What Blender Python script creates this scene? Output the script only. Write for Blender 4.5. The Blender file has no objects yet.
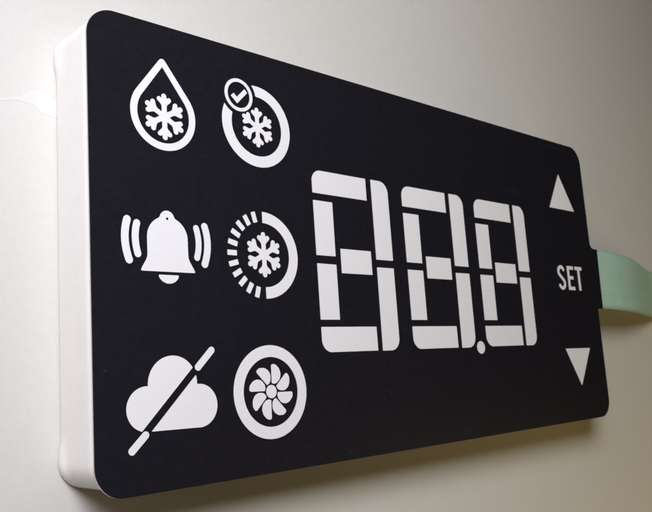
import bpy, bmesh, math, random
import numpy as np
from mathutils import Vector, Matrix
from mathutils.geometry import tessellate_polygon

S = 0.05                    # one unit of the drawing (height of the face panel) in metres
C = bpy.context.scene.collection
scene = bpy.context.scene

def W(x, y, z=0.0):         # drawing coordinates (x right, y down, z towards the wall) -> world
    return Vector((x * S, z * S, (1.0 - y) * S))
def WD(v):
    return Vector((v[0], v[2], -v[1]))

# ------------------------------------------------------------------ camera
def rodrigues(r):
    a = np.linalg.norm(r); k = np.array(r) / a
    K = np.array([[0, -k[2], k[1]], [k[2], 0, -k[0]], [-k[1], k[0], 0]])
    return np.eye(3) + math.sin(a) * K + (1 - math.cos(a)) * K @ K
CAM_F, CAM_R, CAM_T = 1.1738747563473964, [-0.1753604, -0.7470276, -0.0045396], [-0.498703, -0.5233167, 1.5876717]
M = rodrigues(CAM_R)
pos = -M.T @ np.array(CAM_T)
cd = bpy.data.cameras.new('camera'); cam = bpy.data.objects.new('camera', cd); C.objects.link(cam)
right, up, back = WD(M[0]), -WD(M[1]), -WD(M[2])
mw = Matrix((right, up, back)).transposed().to_4x4(); mw.translation = W(*pos)
cam.matrix_world = mw
cd.sensor_width = 36.0; cd.lens = CAM_F * 36.0; cd.clip_start = 0.002; cd.clip_end = 50
cd.dof.use_dof = True; cd.dof.focus_distance = 1.4 * S; cd.dof.aperture_fstop = 210
scene.camera = cam

# ------------------------------------------------------------------ light
world = bpy.data.worlds.new("World"); scene.world = world; world.use_nodes = True
bg = world.node_tree.nodes['Background']
bg.inputs[0].default_value = (1.0, 0.86, 0.66, 1); bg.inputs[1].default_value = 0.004

def area(name, at, target, sx, sy, power, col):
    l = bpy.data.lights.new(name, 'AREA'); l.shape = 'RECTANGLE'; l.size = sx * S; l.size_y = sy * S
    l.energy = power; l.color = col
    o = bpy.data.objects.new(name, l); C.objects.link(o)
    o.location = W(*at); o.rotation_euler = (W(*target) - W(*at)).to_track_quat('-Z', 'Y').to_euler()
    return o
area('key_lamp', (-1.05, -0.5, -1.85), (0.7, 0.5, 0), 1.1, 1.1, 0.1193, (0.575, 0.575, 1.0))
area('far_window_lamp', (-1.25, -1.0, -2.8), (0.9, 0.4, 0), 1.5, 1.5, 0.3578, (1.0, 0.985, 0.82))
area('left_lamp', (-1.8, 0.6, -0.8), (0, 0.6, 0), 0.8, 0.8, 0.0083, (1.0, 0.808, 0.654))
area('warm_room_lamp', (4.2, 2.5, -1.7), (2.3, 1.0, 0.15), 1.7, 1.7, 0.0609, (1.0, 0.678, 0.243))

scene.view_settings.view_transform = 'Standard'; scene.view_settings.look = 'None'
scene.view_settings.exposure = 0; scene.view_settings.gamma = 1
scene.render.engine = 'CYCLES'
scene.render.resolution_x = 1024; scene.render.resolution_y = 804

# ------------------------------------------------------------------ materials
def mat(name, col, rough=0.5, spec=0.5, var=0.03, vscale=900, bump=0.0, bscale=3000, coat=0.0, coat_r=0.2,
        trans=0.0, rough_var=0.05):
    m = bpy.data.materials.new(name); m.use_nodes = True
    nt = m.node_tree; b = nt.nodes['Principled BSDF']
    tc = nt.nodes.new('ShaderNodeTexCoord')
    n = nt.nodes.new('ShaderNodeTexNoise'); n.inputs['Scale'].default_value = vscale; n.inputs['Detail'].default_value = 4
    nt.links.new(tc.outputs['Object'], n.inputs['Vector'])
    r = nt.nodes.new('ShaderNodeMapRange')
    r.inputs['From Min'].default_value = 0.3; r.inputs['From Max'].default_value = 0.7
    r.inputs['To Min'].default_value = 1 - var; r.inputs['To Max'].default_value = 1 + var
    nt.links.new(n.outputs['Fac'], r.inputs['Value'])
    mul = nt.nodes.new('ShaderNodeVectorMath'); mul.operation = 'SCALE'
    mul.inputs[0].default_value = col[:3]
    nt.links.new(r.outputs['Result'], mul.inputs['Scale'])
    nt.links.new(mul.outputs['Vector'], b.inputs['Base Color'])
    n2 = nt.nodes.new('ShaderNodeTexNoise'); n2.inputs['Scale'].default_value = 60; n2.inputs['Detail'].default_value = 5
    nt.links.new(tc.outputs['Object'], n2.inputs['Vector'])
    r2 = nt.nodes.new('ShaderNodeMapRange')
    r2.inputs['To Min'].default_value = rough - rough_var; r2.inputs['To Max'].default_value = rough + rough_var
    nt.links.new(n2.outputs['Fac'], r2.inputs['Value']); nt.links.new(r2.outputs['Result'], b.inputs['Roughness'])
    b.inputs['Specular IOR Level'].default_value = spec
    b.inputs['Coat Weight'].default_value = coat; b.inputs['Coat Roughness'].default_value = coat_r
    if bump:
        n3 = nt.nodes.new('ShaderNodeTexNoise'); n3.inputs['Scale'].default_value = bscale; n3.inputs['Detail'].default_value = 3
        nt.links.new(tc.outputs['Object'], n3.inputs['Vector'])
        bp = nt.nodes.new('ShaderNodeBump'); bp.inputs['Strength'].default_value = bump; bp.inputs['Distance'].default_value = 0.0001
        nt.links.new(n3.outputs['Fac'], bp.inputs['Height']); nt.links.new(bp.outputs['Normal'], b.inputs['Normal'])
    return m
M_wall = mat('wall_paint', (0.545, 0.536, 0.498), 0.5, 0.4, 0.02, 1500, 0.12, 2500)
M_house = mat('white_plastic', (0.795, 0.778, 0.735), 0.45, 0.4, 0.018, 500, 0.12, 4000)
M_black = mat('black_film', (0.0100, 0.0094, 0.0128), 0.33, 0.15, 0.10, 1200, 0.10, 5000, rough_var=0.04)
M_back = mat('grey_adhesive_layer', (0.42, 0.41, 0.42), 0.5, 0.4)
M_print = mat('white_print', (0.70, 0.695, 0.70), 0.42, 0.35, 0.012, 1500, 0.05, 5000)
M_rib = mat('green_film', (0.37, 0.555, 0.45), 0.50, 0.25, 0.025, 300, 0.05, 2500)

def tinted_marks(m, axis_scale, col, amount, lo, hi):
    """small worn or dusty marks with a shape of their own, mixed into a material's colour"""
    nt = m.node_tree; b = nt.nodes['Principled BSDF']
    src = b.inputs['Base Color'].links[0].from_socket
    tc = nt.nodes.new('ShaderNodeTexCoord'); mp = nt.nodes.new('ShaderNodeMapping'); mp.inputs['Scale'].default_value = axis_scale
    n = nt.nodes.new('ShaderNodeTexNoise'); n.inputs['Scale'].default_value = 1.0; n.inputs['Detail'].default_value = 2.0
    nt.links.new(tc.outputs['Object'], mp.inputs['Vector']); nt.links.new(mp.outputs['Vector'], n.inputs['Vector'])
    r = nt.nodes.new('ShaderNodeMapRange'); r.inputs['From Min'].default_value = lo; r.inputs['From Max'].default_value = hi
    r.inputs['To Max'].default_value = amount
    nt.links.new(n.outputs['Fac'], r.inputs['Value'])
    mx = nt.nodes.new('ShaderNodeMix'); mx.data_type = 'RGBA'
    nt.links.new(r.outputs['Result'], mx.inputs[0]); nt.links.new(src, mx.inputs[6]); mx.inputs[7].default_value = (*col, 1)
    nt.links.new(mx.outputs[2], b.inputs['Base Color'])
tinted_marks(M_black, (2300, 2300, 2300), (0.09, 0.09, 0.095), 0.30, 0.765, 0.80)     # dust on the film
tinted_marks(M_black, (60, 60, 900), (0.025, 0.025, 0.03), 0.14, 0.66, 0.74)         # faint wiping streaks
tinted_marks(M_house, (1500, 1500, 900), (0.45, 0.42, 0.38), 0.35, 0.74, 0.80)       # specks of grime
tinted_marks(M_wall, (420, 420, 420), (0.44, 0.43, 0.41), 0.30, 0.70, 0.80)
tinted_marks(M_rib, (8, 8, 1500), (0.28, 0.50, 0.38), 0.22, 0.50, 0.62)              # conductors showing through

# ------------------------------------------------------------------ mesh helpers
def empty(name, loc, parent=None):
    o = bpy.data.objects.new(name, None); C.objects.link(o); o.location = loc
    o.empty_display_size = 0.01
    if parent: o.parent = parent
    return o

ROOT_AT = W(1.0, 1.0, 0.155)
root = empty('display_controller', ROOT_AT)
root['label'] = 'white plastic controller with black face, white icons and digits, fixed to the pale wall'
root['category'] = 'display controller'

def link(name, me, material, parent):
    o = bpy.data.objects.new(name, me); C.objects.link(o)
    me.materials.append(material)
    if parent is not None:
        o.parent = parent
    return o

def plate(name, loops, z0, z1, material, parent, origin=None, smooth=False):
    """flat shape with real thickness from outlines in the drawing plane; loops[0::] outer and hole outlines"""
    xs = [p[0] for l in loops for p in l]; ys = [p[1] for l in loops for p in l]
    if origin is None: origin = ((min(xs) + max(xs)) / 2, (min(ys) + max(ys)) / 2)
    o3 = W(origin[0], origin[1], z1)
    me = bpy.data.meshes.new(name); bm = bmesh.new()
    fr = []; bk = []; base = []
    for l in loops:
        base.append(len(fr))
        for x, y in l:
            fr.append(bm.verts.new(W(x, y, z0) - o3)); bk.append(bm.verts.new(W(x, y, z1) - o3))
    tris = tessellate_polygon([[Vector((x, y, 0)) for x, y in l] for l in loops])
    for t in tris:
        try:
            bm.faces.new([fr[i] for i in t]); bm.faces.new([bk[i] for i in reversed(t)])
        except ValueError: pass
    for l, b in zip(loops, base):
        n = len(l)
        for i in range(n):
            a, c = b + i, b + (i + 1) % n
            try: bm.faces.new([fr[a], fr[c], bk[c], bk[a]])
            except ValueError: pass
    bmesh.ops.recalc_face_normals(bm, faces=bm.faces)
    bm.to_mesh(me); bm.free()
    o = link(name, me, material, parent)
    par = parent; off = Vector((0, 0, 0))
    while par is not None:
        off += par.location; par = par.parent
    o.location = o3 - off
    return o

# signed distance helpers for the printed symbols: every symbol is the contour of a smooth field
def seg(X, Y, a, b, r):
    ax, ay = a; bx, by = b; dx, dy = bx - ax, by - ay
    t = np.clip(((X - ax) * dx + (Y - ay) * dy) / (dx * dx + dy * dy + 1e-12), 0, 1)
    return np.hypot(X - ax - t * dx, Y - ay - t * dy) - r
def circ(X, Y, c, r): return np.hypot(X - c[0], Y - c[1]) - r
def smin(a, b, k):
    h = np.clip(0.5 + 0.5 * (b - a) / k, 0, 1)
    return b * (1 - h) + a * h - k * h * (1 - h)
def smax(a, b, k): return -smin(-a, -b, k)
def polysdf(X, Y, pts):
    d = np.full(X.shape, 1e9); ins = np.zeros(X.shape, bool); n = len(pts)
    for i in range(n):
        a, b = pts[i], pts[(i + 1) % n]
        d = np.minimum(d, seg(X, Y, a, b, 0))
        c = ((a[1] > Y) != (b[1] > Y)) & (X < (b[0] - a[0]) * (Y - a[1]) / ((b[1] - a[1]) + 1e-15) + a[0])
        ins ^= c
    return np.where(ins, -d, d)

def contour(field, x0, y0, x1, y1, n=190):
    nx = n; ny = max(8, int(n * (y1 - y0) / (x1 - x0)))
    xs = np.linspace(x0, x1, nx); ys = np.linspace(y0, y1, ny)
    X, Y = np.meshgrid(xs, ys); F = field(X, Y)
    F = np.where(np.abs(F) < 1e-7, 1e-7, F)
    nxt = {}
    def pt(i, j, k, l):
        a, b = F[j, i], F[l, k]; t = a / (a - b)
        return (xs[i] + (xs[k] - xs[i]) * t, ys[j] + (ys[l] - ys[j]) * t)
    I = F < 0
    cells = np.argwhere((I[:-1, :-1].astype(int) + I[1:, :-1] + I[:-1, 1:] + I[1:, 1:]) % 4 != 0)
    P = {}
    for j, i in cells:
        j = int(j); i = int(i)
        cs = [(i, j), (i + 1, j), (i + 1, j + 1), (i, j + 1)]
        ent = []; ex = []
        for q in range(4):
            a, b = cs[q], cs[(q + 1) % 4]
            ia, ib = I[a[1], a[0]], I[b[1], b[0]]
            if ia != ib:
                key = (min(a, b), max(a, b)); P.setdefault(key, pt(key[0][0], key[0][1], key[1][0], key[1][1]))
                (ex if ia else ent).append(key)
        for e, x in zip(ent, ex if len(ex) < 2 else ex):
            nxt[e] = x
    loops = []
    while nxt:
        s = next(iter(nxt)); l = []; k = s
        while k in nxt:
            l.append(P[k]); k = nxt.pop(k)
        if len(l) > 6: loops.append(l)
    h = (x1 - x0) / nx
    out = []
    for l in loops:
        r = []
        for i, p in enumerate(l):                       # drop crowded and straight-line points
            if r and math.hypot(p[0] - r[-1][0], p[1] - r[-1][1]) < h * 0.45: continue
            r.append(p)
        out.append(r)
    return out
def area2(l): return sum(l[i][0] * l[(i + 1) % len(l)][1] - l[(i + 1) % len(l)][0] * l[i][1] for i in range(len(l)))
def inside(p, l):
    c = False
    for i in range(len(l)):
        a, b = l[i], l[(i + 1) % len(l)]
        if (a[1] > p[1]) != (b[1] > p[1]) and p[0] < (b[0] - a[0]) * (p[1] - a[1]) / (b[1] - a[1]) + a[0]: c = not c
    return c

PR0, PR1 = -0.0042, -0.0032      # printed symbols sit a hair above the film
def symbol(name, field, box, parent, n=190):
    loops = contour(field, *box, n=n)
    loops.sort(key=lambda l: -abs(area2(l)))
    groups = []
    for l in loops:
        for g in groups:
            if inside(l[0], g[0]): g.append(l); break
        else: groups.append([l])
    if len(groups) == 1: return plate(name, groups[0], PR0, PR1, M_print, parent)
    # several islands of one symbol: one mesh
    obs = [plate(name, g, PR0, PR1, M_print, parent) for g in groups]
    bm = bmesh.new(); base = obs[0]
    for o in obs:
        me = o.data.copy(); me.transform(Matrix.Translation(o.location - base.location)); bm.from_mesh(me); bpy.data.meshes.remove(me)
    bm.to_mesh(base.data); bm.free()
    for o in obs[1:]: bpy.data.objects.remove(o)
    base.name = name
    return base

def rounded(pts, radii, steps=10):
    """polygon with a fillet radius at each corner"""
    out = []; n = len(pts)
    if not hasattr(radii, '__len__'): radii = [radii] * n
    for i in range(n):
        p = Vector(pts[i]); a = (Vector(pts[i - 1]) - p); b = (Vector(pts[(i + 1) % n]) - p); r = radii[i]
        if r <= 0: out.append(tuple(p)); continue
        la, lb = a.length, b.length; a.normalize(); b.normalize()
        ang = a.angle(b); t = min(r / math.tan(ang / 2), la * 0.49, lb * 0.49); r = t * math.tan(ang / 2)
        c = p + (a + b).normalized() * (r / math.sin(ang / 2))
        s = p + a * t; e = p + b * t
        a0 = math.atan2(s.y - c.y, s.x - c.x); a1 = math.atan2(e.y - c.y, e.x - c.x)
        d = (a1 - a0 + math.pi) % (2 * math.pi) - math.pi
        for k in range(steps + 1):
            q = a0 + d * k / steps; out.append((c.x + r * math.cos(q), c.y + r * math.sin(q)))
    return out
def arc(c, r, a0, a1, n=64):      # degrees clockwise from straight up
    return [(c[0] + r * math.sin(math.radians(a0 + (a1 - a0) * i / n)), c[1] - r * math.cos(math.radians(a0 + (a1 - a0) * i / n))) for i in range(n + 1)]

# ------------------------------------------------------------------ the wall behind
bm = bmesh.new()
bmesh.ops.create_cube(bm, size=1.0)
bmesh.ops.scale(bm, vec=(1.6, 0.02, 1.2), verts=bm.verts)
bmesh.ops.translate(bm, vec=W(3.0, 0.5, 0.1555) + Vector((0, 0.01, 0)), verts=bm.verts)
me = bpy.data.meshes.new('wall'); bm.to_mesh(me); bm.free()
wall = link('wall', me, M_wall, None); wall['kind'] = 'structure'

# reflected light on the wall beside the housing, painted as a thin pale plate
light_patch = rounded([(-0.150, 0.203), (-0.131, 0.190), (-0.100, 0.180), (-0.080, 0.176), (-0.045, 0.180), (-0.030, 0.197), (0.03, 0.203), (0.03, 0.175), (-0.010, 0.160), (-0.035, 0.142), (-0.052, 0.150), (-0.075, 0.166), (-0.112, 0.178), (-0.150, 0.196)], 0.02, 6)
plate('painted_light_patch', [light_patch], 0.1551, 0.1554, mat('painted_light_patch', (0.572, 0.563, 0.537), 0.47, 0.4, 0.02, 400), wall)

# ------------------------------------------------------------------ housing
WD_, HT = 1.9904, 1.0
def rr(x0, y0, x1, y1, r, ne=40, nc=14):
    pts = []
    cs = [((x0 + r, y0 + r), 180, 270), ((x1 - r, y0 + r), 270, 360), ((x1 - r, y1 - r), 0, 90), ((x0 + r, y1 - r), 90, 180)]
    for q in range(4):
        (cx, cy), a0, a1 = cs[q]
        for k in range(nc + 1):
            a = math.radians(a0 + (a1 - a0) * k / nc)
            pts.append((cx + r * math.cos(a), cy + r * math.sin(a), math.cos(a), math.sin(a)))
        (nx_, ny_), b0, _ = cs[(q + 1) % 4]; b = math.radians(b0 if b0 else 360)
        ex, ey = nx_ + r * math.cos(b), ny_ + r * math.sin(b)
        sx, sy, ux, uy = pts[-1]
        for k in range(1, ne): 
            t = k / ne; pts.append((sx + (ex - sx) * t, sy + (ey - sy) * t, ux, uy))
    return pts
def sm(a, b, x):
    t = max(0, min(1, (x - a) / (b - a))); return t * t * (3 - 2 * t)
ring = rr(0.002, 0.004, WD_ - 0.003, HT - 0.012, 0.055)
bm = bmesh.new(); prev = None; first = None
levels = [(0.0, 0.004), (0.001, 0.0015), (0.003, 0.0), (0.03, 0.0), (0.07, 0.0), (0.10, 0.0), (0.115, 0.0), (0.125, 0.0), (0.132, 0.0), (0.139, 0.0), (0.146, 0.0), (0.151, 0.0), (0.1535, 0.0012), (0.1550, 0.0035)]
for z, ins in levels:
    vs = []
    for x, y, ux, uy in ring:
        dy = min(y, HT - y); dx = min(x, WD_ - x)
        foot = 0.0058 * sm(0.118, 0.142, z) * max(1 - sm(0.075, 0.115, dy) , 0) * (1 - sm(0.05, 0.08, dx))
        d = foot - ins
        vs.append(bm.verts.new(W(x + ux * d, y - uy * ins, z) - ROOT_AT))
    if prev:
        for i in range(len(vs)):
            j = (i + 1) % len(vs)
            f = bm.faces.new([prev[i], prev[j], vs[j], vs[i]]); f.smooth = True
    else: first = vs
    prev = vs
bm.faces.new(first); bm.faces.new(list(reversed(prev)))
bmesh.ops.recalc_face_normals(bm, faces=bm.faces)
me = bpy.data.meshes.new('housing'); bm.to_mesh(me); bm.free()
housing = link('housing', me, M_house, root)

# ------------------------------------------------------------------ face panel with its side tab
def face_outline(g, rg=0.0):
    pts = [(-g, -g), (WD_ + g, -g), (WD_ + g, 0.3855 - g), (2.0405 + g, 0.3865 - g), (2.0325 + g, 0.6115 + g), (1.9945 + g, 0.6115 + g), (1.9935 + g, HT + g), (-g, HT + g)]
    return rounded(pts, [0.062, 0.062, 0.024, 0.001, 0.001, 0.001, 0.062, 0.062], 14)
face = plate('face_panel', [face_outline(0.0)], -0.0032, -0.0002, M_black, root)
plate('backing_layer', [face_outline(0.0010)], -0.0002, 0.0012, M_back, face)

# ------------------------------------------------------------------ printed symbols
def flake_field(c, R, tilt=0.0):
    def f(X, Y):
        d = None
        for k in range(6):
            a = math.radians(60 * k + tilt); ux, uy = math.sin(a), -math.cos(a)
            w = R * 0.115
            e = (c[0] + ux * (R - w), c[1] + uy * (R - w))
            arm = seg(X, Y, c, e, w)
            for s in (-1, 1):
                b = a + s * math.radians(47); vx, vy = math.sin(b), -math.cos(b)
                q = (c[0] + ux * R * 0.53, c[1] + uy * R * 0.53)
                t = (q[0] + vx * R * 0.31, q[1] + vy * R * 0.31)
                arm = smin(arm, seg(X, Y, q, t, w * 0.93), R * 0.045)
            d = arm if d is None else smin(d, arm, R * 0.05)
        return smin(d, circ(X, Y, c, R * 0.17), R * 0.06)
    return f
def flake(c, R, parent, tilt=0.0):
    m = R * 1.1
    return symbol('snowflake', flake_field(c, R, tilt), (c[0] - m, c[1] - m, c[0] + m, c[1] + m), parent, 230)

# droplet
def drop_loop(c, r, apex, rt, n=90):
    dx, dy = c[0] - apex[0], c[1] - apex[1]; L = math.hypot(dx, dy)
    if rt <= 0:
        al = math.degrees(math.acos(r / L))
        return [apex] + arc(c, r, al, 360 - al, n)
    # external tangents of two circles
    al = math.degrees(math.acos((r - rt) / L))
    return arc(c, r, al, 360 - al, n) + arc(apex, rt, -al, al, 14)
dc = (0.1745, 0.2090)
drop = plate('droplet_icon', [drop_loop(dc, 0.0807, (0.1745, 0.0890), 0.0090), drop_loop(dc, 0.0643, (0.1745, 0.0985), 0)], PR0, PR1, M_print, root)
flake((0.1762, 0.2130), 0.0530, drop)

# snowflake in a ring with a ticked badge
rc, bc = (0.4319, 0.1887), (0.3813, 0.1197)
chk = symbol('cooling_ready_icon', lambda X, Y: smax(smax(circ(X, Y, rc, 0.1020), -circ(X, Y, rc, 0.0750), 0.0006), -circ(X, Y, bc, 0.0508), 0.002), (0.32, 0.08, 0.545, 0.30), root, 300)
flake((0.4327, 0.1915), 0.0500, chk)
plate('badge_ring', [arc(bc, 0.0408, 0, 354, 60), arc(bc, 0.0322, 0, 354, 60)], PR0, PR1, M_print, chk)
plate('check_mark', [rounded([(0.3577, 0.1253), (0.3668, 0.1172), (0.3752, 0.1258), (0.3990, 0.1016), (0.4068, 0.1098), (0.3755, 0.1420)], 0.0010, 4)], PR0, PR1, M_print, chk)

# ringing bell
def bell_f(X, Y):
    x0 = 0.1738
    body = []
    for i in range(41):
        a = math.radians(-90 + 180 * i / 40); body.append((x0 + 0.0492 * math.sin(a), 0.4835 - 0.0475 * math.cos(a)))
    right = [(0.0493, 0.515), (0.0498, 0.524), (0.053, 0.532), (0.0608, 0.5445), (0.0675, 0.5555)]
    pts = body + [(x0 + a, b) for a, b in right] + [(x0 - a, b) for a, b in reversed(right)]
    d = polysdf(X, Y, pts) 
    d = smax(d, np.abs(X - x0) - 0.0672, 0.006)
    d = smin(d, circ(X, Y, (x0, 0.4410), 0.0178), 0.004)
    return smax(d, -circ(X, Y, (x0 + .0003, 0.4407), 0.0030), 0.0004)
bell = symbol('bell_icon', bell_f, (0.098, 0.415, 0.25, 0.565), root, 330)
cl = [(0.1485, 0.5622), (0.1982, 0.5622)] + arc((0.1733, 0.5600), 0.0235, 95, 265, 24)
cl = [(x, y if y > 0.5621 else 0.5622) for x, y in cl]
plate('clapper', [rounded([(0.1487, 0.5622), (0.1984, 0.5622), (0.1960, 0.5695), (0.1890, 0.5765), (0.1790, 0.5806), (0.1680, 0.5806), (0.1580, 0.5765), (0.1510, 0.5695)], [0.002, 0.002, .01, .014, .014, .014, .014, .01], 5)], PR0, PR1, M_print, bell)
def wave(name, p0, pm, p1, w, parent):
    pts = []
    for i in range(25):
        t = i / 24; a = (1 - t) ** 2; b = 2 * t * (1 - t); c = t * t
        q = (2 * pm[0] - 0.5 * (p0[0] + p1[0]), 2 * pm[1] - 0.5 * (p0[1] + p1[1]))
        pts.append((a * p0[0] + b * q[0] + c * p1[0], a * p0[1] + b * q[1] + c * p1[1]))
    L = []; R_ = []
    for i, p in enumerate(pts):
        n = pts[min(i + 1, 24)]; m = pts[max(i - 1, 0)]
        tx, ty = n[0] - m[0], n[1] - m[1]; l = math.hypot(tx, ty); nx, ny = -ty / l, tx / l
        L.append((p[0] + nx * w, p[1] + ny * w)); R_.append((p[0] - nx * w, p[1] - ny * w))
    def cap(c, s, e):
        a0 = math.atan2(s[1] - c[1], s[0] - c[0]); return [(c[0] + w * math.cos(a0 - math.pi * k / 10), c[1] + w * math.sin(a0 - math.pi * k / 10)) for k in range(1, 10)]
    return plate(name, [L + cap(pts[-1], L[-1], R_[-1]) + R_[::-1] + cap(pts[0], R_[0], L[0])], PR0, PR1, M_print, parent)
wave('sound_wave', (0.0795, 0.4500), (0.0737, 0.4915), (0.0822, 0.5340), 0.0084, bell)
wave('sound_wave', (0.1015, 0.4560), (0.0972, 0.4870), (0.1022, 0.5205), 0.0078, bell)
wave('sound_wave', (0.2458, 0.4555), (0.2510, 0.4890), (0.2456, 0.5210), 0.0073, bell)
wave('sound_wave', (0.2680, 0.4500), (0.2742, 0.4920), (0.2650, 0.5345), 0.0084, bell)

# timer
tc_ = (0.4317, 0.5035)
tim = plate('timer_icon', [rounded(arc(tc_, 0.1035, 0.4, 179.6, 70), 0) + arc(tc_, 0.0765, 179.6, 0.4, 60)], PR0, PR1, M_print, root)
for k in range(1, 12):
    a = math.radians(-15 * k); ux, uy = math.sin(a), -math.cos(a); vx, vy = -uy, ux; h = 0.0062
    q = [(tc_[0] + ux * r + vx * s, tc_[1] + uy * r + vy * s) for r, s in ((0.0785, -h), (0.1045, -h), (0.1045, h), (0.0785, h))]
    plate('tick_mark', [rounded(q, 0.0016, 4)], PR0, PR1, M_print, tim)
flake((0.4318, 0.5030), 0.0540, tim)

# crossed-out cloud
def cloud_f(X, Y):
    d = np.minimum(circ(X, Y, (0.1123, 0.8355), 0.0450), circ(X, Y, (0.1745, 0.7892), 0.0582))
    d = np.minimum(d, circ(X, Y, (0.2367, 0.8375), 0.0452))
    d = np.minimum(d, polysdf(X, Y, [(0.112, 0.80), (0.2367, 0.80), (0.2400, 0.8826), (0.112, 0.8805)]))
    s = (0.2735 - 0.078, 0.7215 - 0.9145); l = math.hypot(*s); n = (-s[1] / l, s[0] / l)
    band = np.abs((X - 0.1762) * n[0] + (Y - 0.8155) * n[1]) - 0.0082
    return smax(d, -band, 0.0008)
cloud = symbol('crossed_cloud_icon', cloud_f, (0.06, 0.725, 0.29, 0.89), root, 330)
for a, b in (((0.2725, 0.7225), (0.2368, 0.7572)), ((0.1080, 0.8865), (0.0775, 0.9145))):
    symbol('slash_bar', lambda X, Y, a=a, b=b: seg(X, Y, a, b, 0.0078), (min(a[0], b[0]) - .012, min(a[1], b[1]) - .012, max(a[0], b[0]) + .012, max(a[1], b[1]) + .012), cloud, 120)

# fan
fc = (0.4317, 0.8204)
fan = plate('fan_icon', [arc(fc, 0.1056, 0, 357, 120), arc(fc, 0.0786, 0, 357, 120)], PR0, PR1, M_print, root)
plate('fan_hub', [arc(fc, 0.0150, 0, 350, 40)], PR0, PR1, M_print, fan)
bl = rounded([(0.0022, 0.0190), (0.0030, 0.0632), (0.0160, 0.0610), (0.0262, 0.0510), (0.0298, 0.0385), (0.0262, 0.0270), (0.0160, 0.0184), (0.0085, 0.0170)],
             [0.0020, 0.0050, 0.012, 0.018, 0.018, 0.015, 0.0045, 0.0], 6)
for k in range(8):
    a = math.radians(45 * k); ca, sa = math.cos(a), math.sin(a)
    plate('fan_blade', [[(fc[0] + x * ca + y * sa, fc[1] - (-x * sa + y * ca)) for x, y in bl]], PR0, PR1, M_print, fan)

# ------------------------------------------------------------------ three digits of seven segments
for x0 in (0.5988, 0.9400, 1.2800):
    base = W(x0 + 0.1415, 0.737, PR1)
    dg = empty('digit', base - ROOT_AT, root)
    xr = x0 + (0.2828 if x0 < 1.2 else 0.2790)
    e = 0.0010
    T = [([(x0, .2722), (x0 + .1962, .2722), (x0 + .1962, .3330), (x0, .3330)], [.042, e, e, e]),
         ([(x0, .3522), (x0 + .0662, .3522), (x0 + .0655, .4937), (x0, .4937)], e),
         ([(x0 + .2170, .2716), (xr, .2716), (xr, .4934), (x0 + .2170, .4934)], [e, .054, e, e]),
         ([(x0 + .0847, .4723), (x0 + .1968, .4723), (x0 + .1968, .5360), (x0 + .0842, .5360)], e),
         ([(x0 + .0003, .5146), (x0 + .0660, .5150), (x0 + .0655, .6555), (x0, .6555)], e),
         ([(x0 + .2170, .5144), (xr, .5144), (xr, .7372), (x0 + .2155, .7372)], [e, e, .050, e]),
         ([(x0, .6735), (x0 + .1965, .6735), (x0 + .1968, .7362), (x0, .7362)], [e, e, e, .045])]
    for pts, r in T: plate('segment', [rounded(pts, r, 14)], PR0, PR1, M_print, dg)
plate('decimal_point', [arc((1.2470, 0.7384), 0.0190, 0, 350, 40)], PR0, PR1, M_print, root)

# ------------------------------------------------------------------ arrows and lettering
plate('up_arrow', [rounded([(1.8180, .1225), (1.9015, .2535), (1.7340, .2535)], .0012, 3)], PR0, PR1, M_print, root)
plate('down_arrow', [rounded([(1.7325, .7535), (1.8985, .7545), (1.8140, .8830)], .0012, 3)], PR0, PR1, M_print, root)
word = empty('set_lettering', W(1.822, 0.548, PR1) - ROOT_AT, root)
hw = 0.0062
def s_field(X, Y):
    pts = []
    cx = 1.7612; rx = 0.0178
    up_c, lo_c = 0.4832, 0.5252
    for i in range(25):                       # upper bowl: from right side over the top to the left
        a = math.radians(62 - 190 * i / 24); pts.append((cx + rx * math.sin(a), up_c - 0.0166 * math.cos(a)))
    for i in range(25):                       # lower bowl
        a = math.radians(52 + 190 * i / 24); pts.append((cx + rx * math.sin(a), lo_c - 0.0166 * math.cos(a)))
    d = None
    for a, b in zip(pts, pts[1:]):
        s = seg(X, Y, a, b, hw); d = s if d is None else np.minimum(d, s)
    return d
symbol('letter', s_field, (1.73, 0.45, 1.80, 0.56), word, 130)
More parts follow.
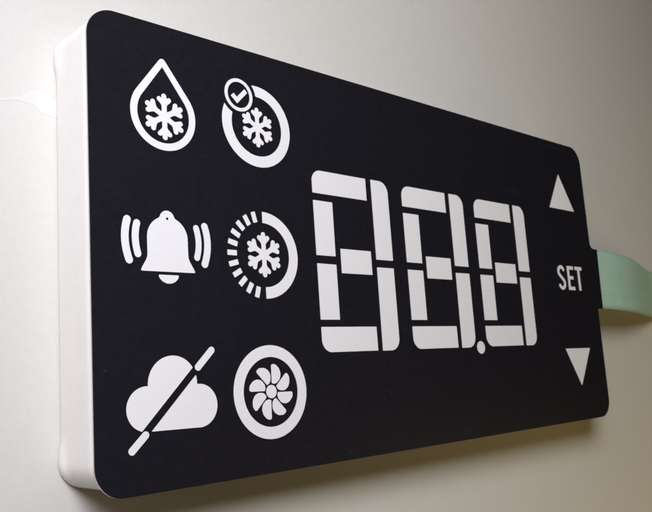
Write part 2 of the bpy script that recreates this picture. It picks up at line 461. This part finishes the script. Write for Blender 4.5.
plate('letter', [rounded([(1.8030, .4610), (1.8450, .4610), (1.8450, .4735), (1.8160, .4735), (1.8160, .4970), (1.8405, .4970), (1.8405, .5090), (1.8160, .5090), (1.8160, .5350), (1.8455, .5350), (1.8455, .5475), (1.8030, .5475)], .0012, 3)], PR0, PR1, M_print, word)
plate('letter', [rounded([(1.8570, .4610), (1.9050, .4610), (1.9050, .4735), (1.8880, .4735), (1.8880, .5475), (1.8745, .5475), (1.8745, .4735), (1.8570, .4735)], .0012, 3)], PR0, PR1, M_print, word)

# ------------------------------------------------------------------ green ribbon cable leaving from under the tab
prof = [(1.96, .0036, .388, .6100), (2.04, .0036, .388, .6105), (2.12, .004, .388, .612), (2.22, .008, .390, .616), (2.34, .022, .394, .620), (2.46, .048, .401, .624),
        (2.58, .080, .409, .628), (2.69, .112, .416, .630), (2.79, .137, .420, .632), (2.88, .149, .421, .633), (3.0, .1512, .420, .634), (3.3, .1512, .42, .636)]
def catmull(P, n=8):
    out = []
    for i in range(len(P) - 1):
        p0, p1, p2, p3 = P[max(i - 1, 0)], P[i], P[i + 1], P[min(i + 2, len(P) - 1)]
        for k in range(n):
            t = k / n
            out.append(tuple(0.5 * ((2 * b) + (-a + c) * t + (2 * a - 5 * b + 4 * c - d) * t * t + (-a + 3 * b - 3 * c + d) * t ** 3) for a, b, c, d in zip(p0, p1, p2, p3)))
    out.append(P[-1]); return out
prof = catmull(prof)
bm = bmesh.new(); rows = []
for x, z, y0, y1 in prof:
    row = []
    for th in (0, .0028):
        row.append([bm.verts.new(W(x, y0 + (y1 - y0) * k / 12, min(z, .1515) + th) - ROOT_AT) for k in range(13)])
    rows.append(row)
for a, b in zip(rows, rows[1:]):
    for s in (0, 1):
        for k in range(12):
            f = bm.faces.new([a[s][k], a[s][k + 1], b[s][k + 1], b[s][k]]); f.smooth = True
    for k in (0, 12): bm.faces.new([a[0][k], a[1][k], b[1][k], b[0][k]])
for e_ in (rows[0], rows[-1]):
    for k in range(12): bm.faces.new([e_[0][k], e_[0][k + 1], e_[1][k + 1], e_[1][k]])
bmesh.ops.recalc_face_normals(bm, faces=bm.faces)
me = bpy.data.meshes.new('ribbon_cable'); bm.to_mesh(me); bm.free()
link('ribbon_cable', me, M_rib, root)
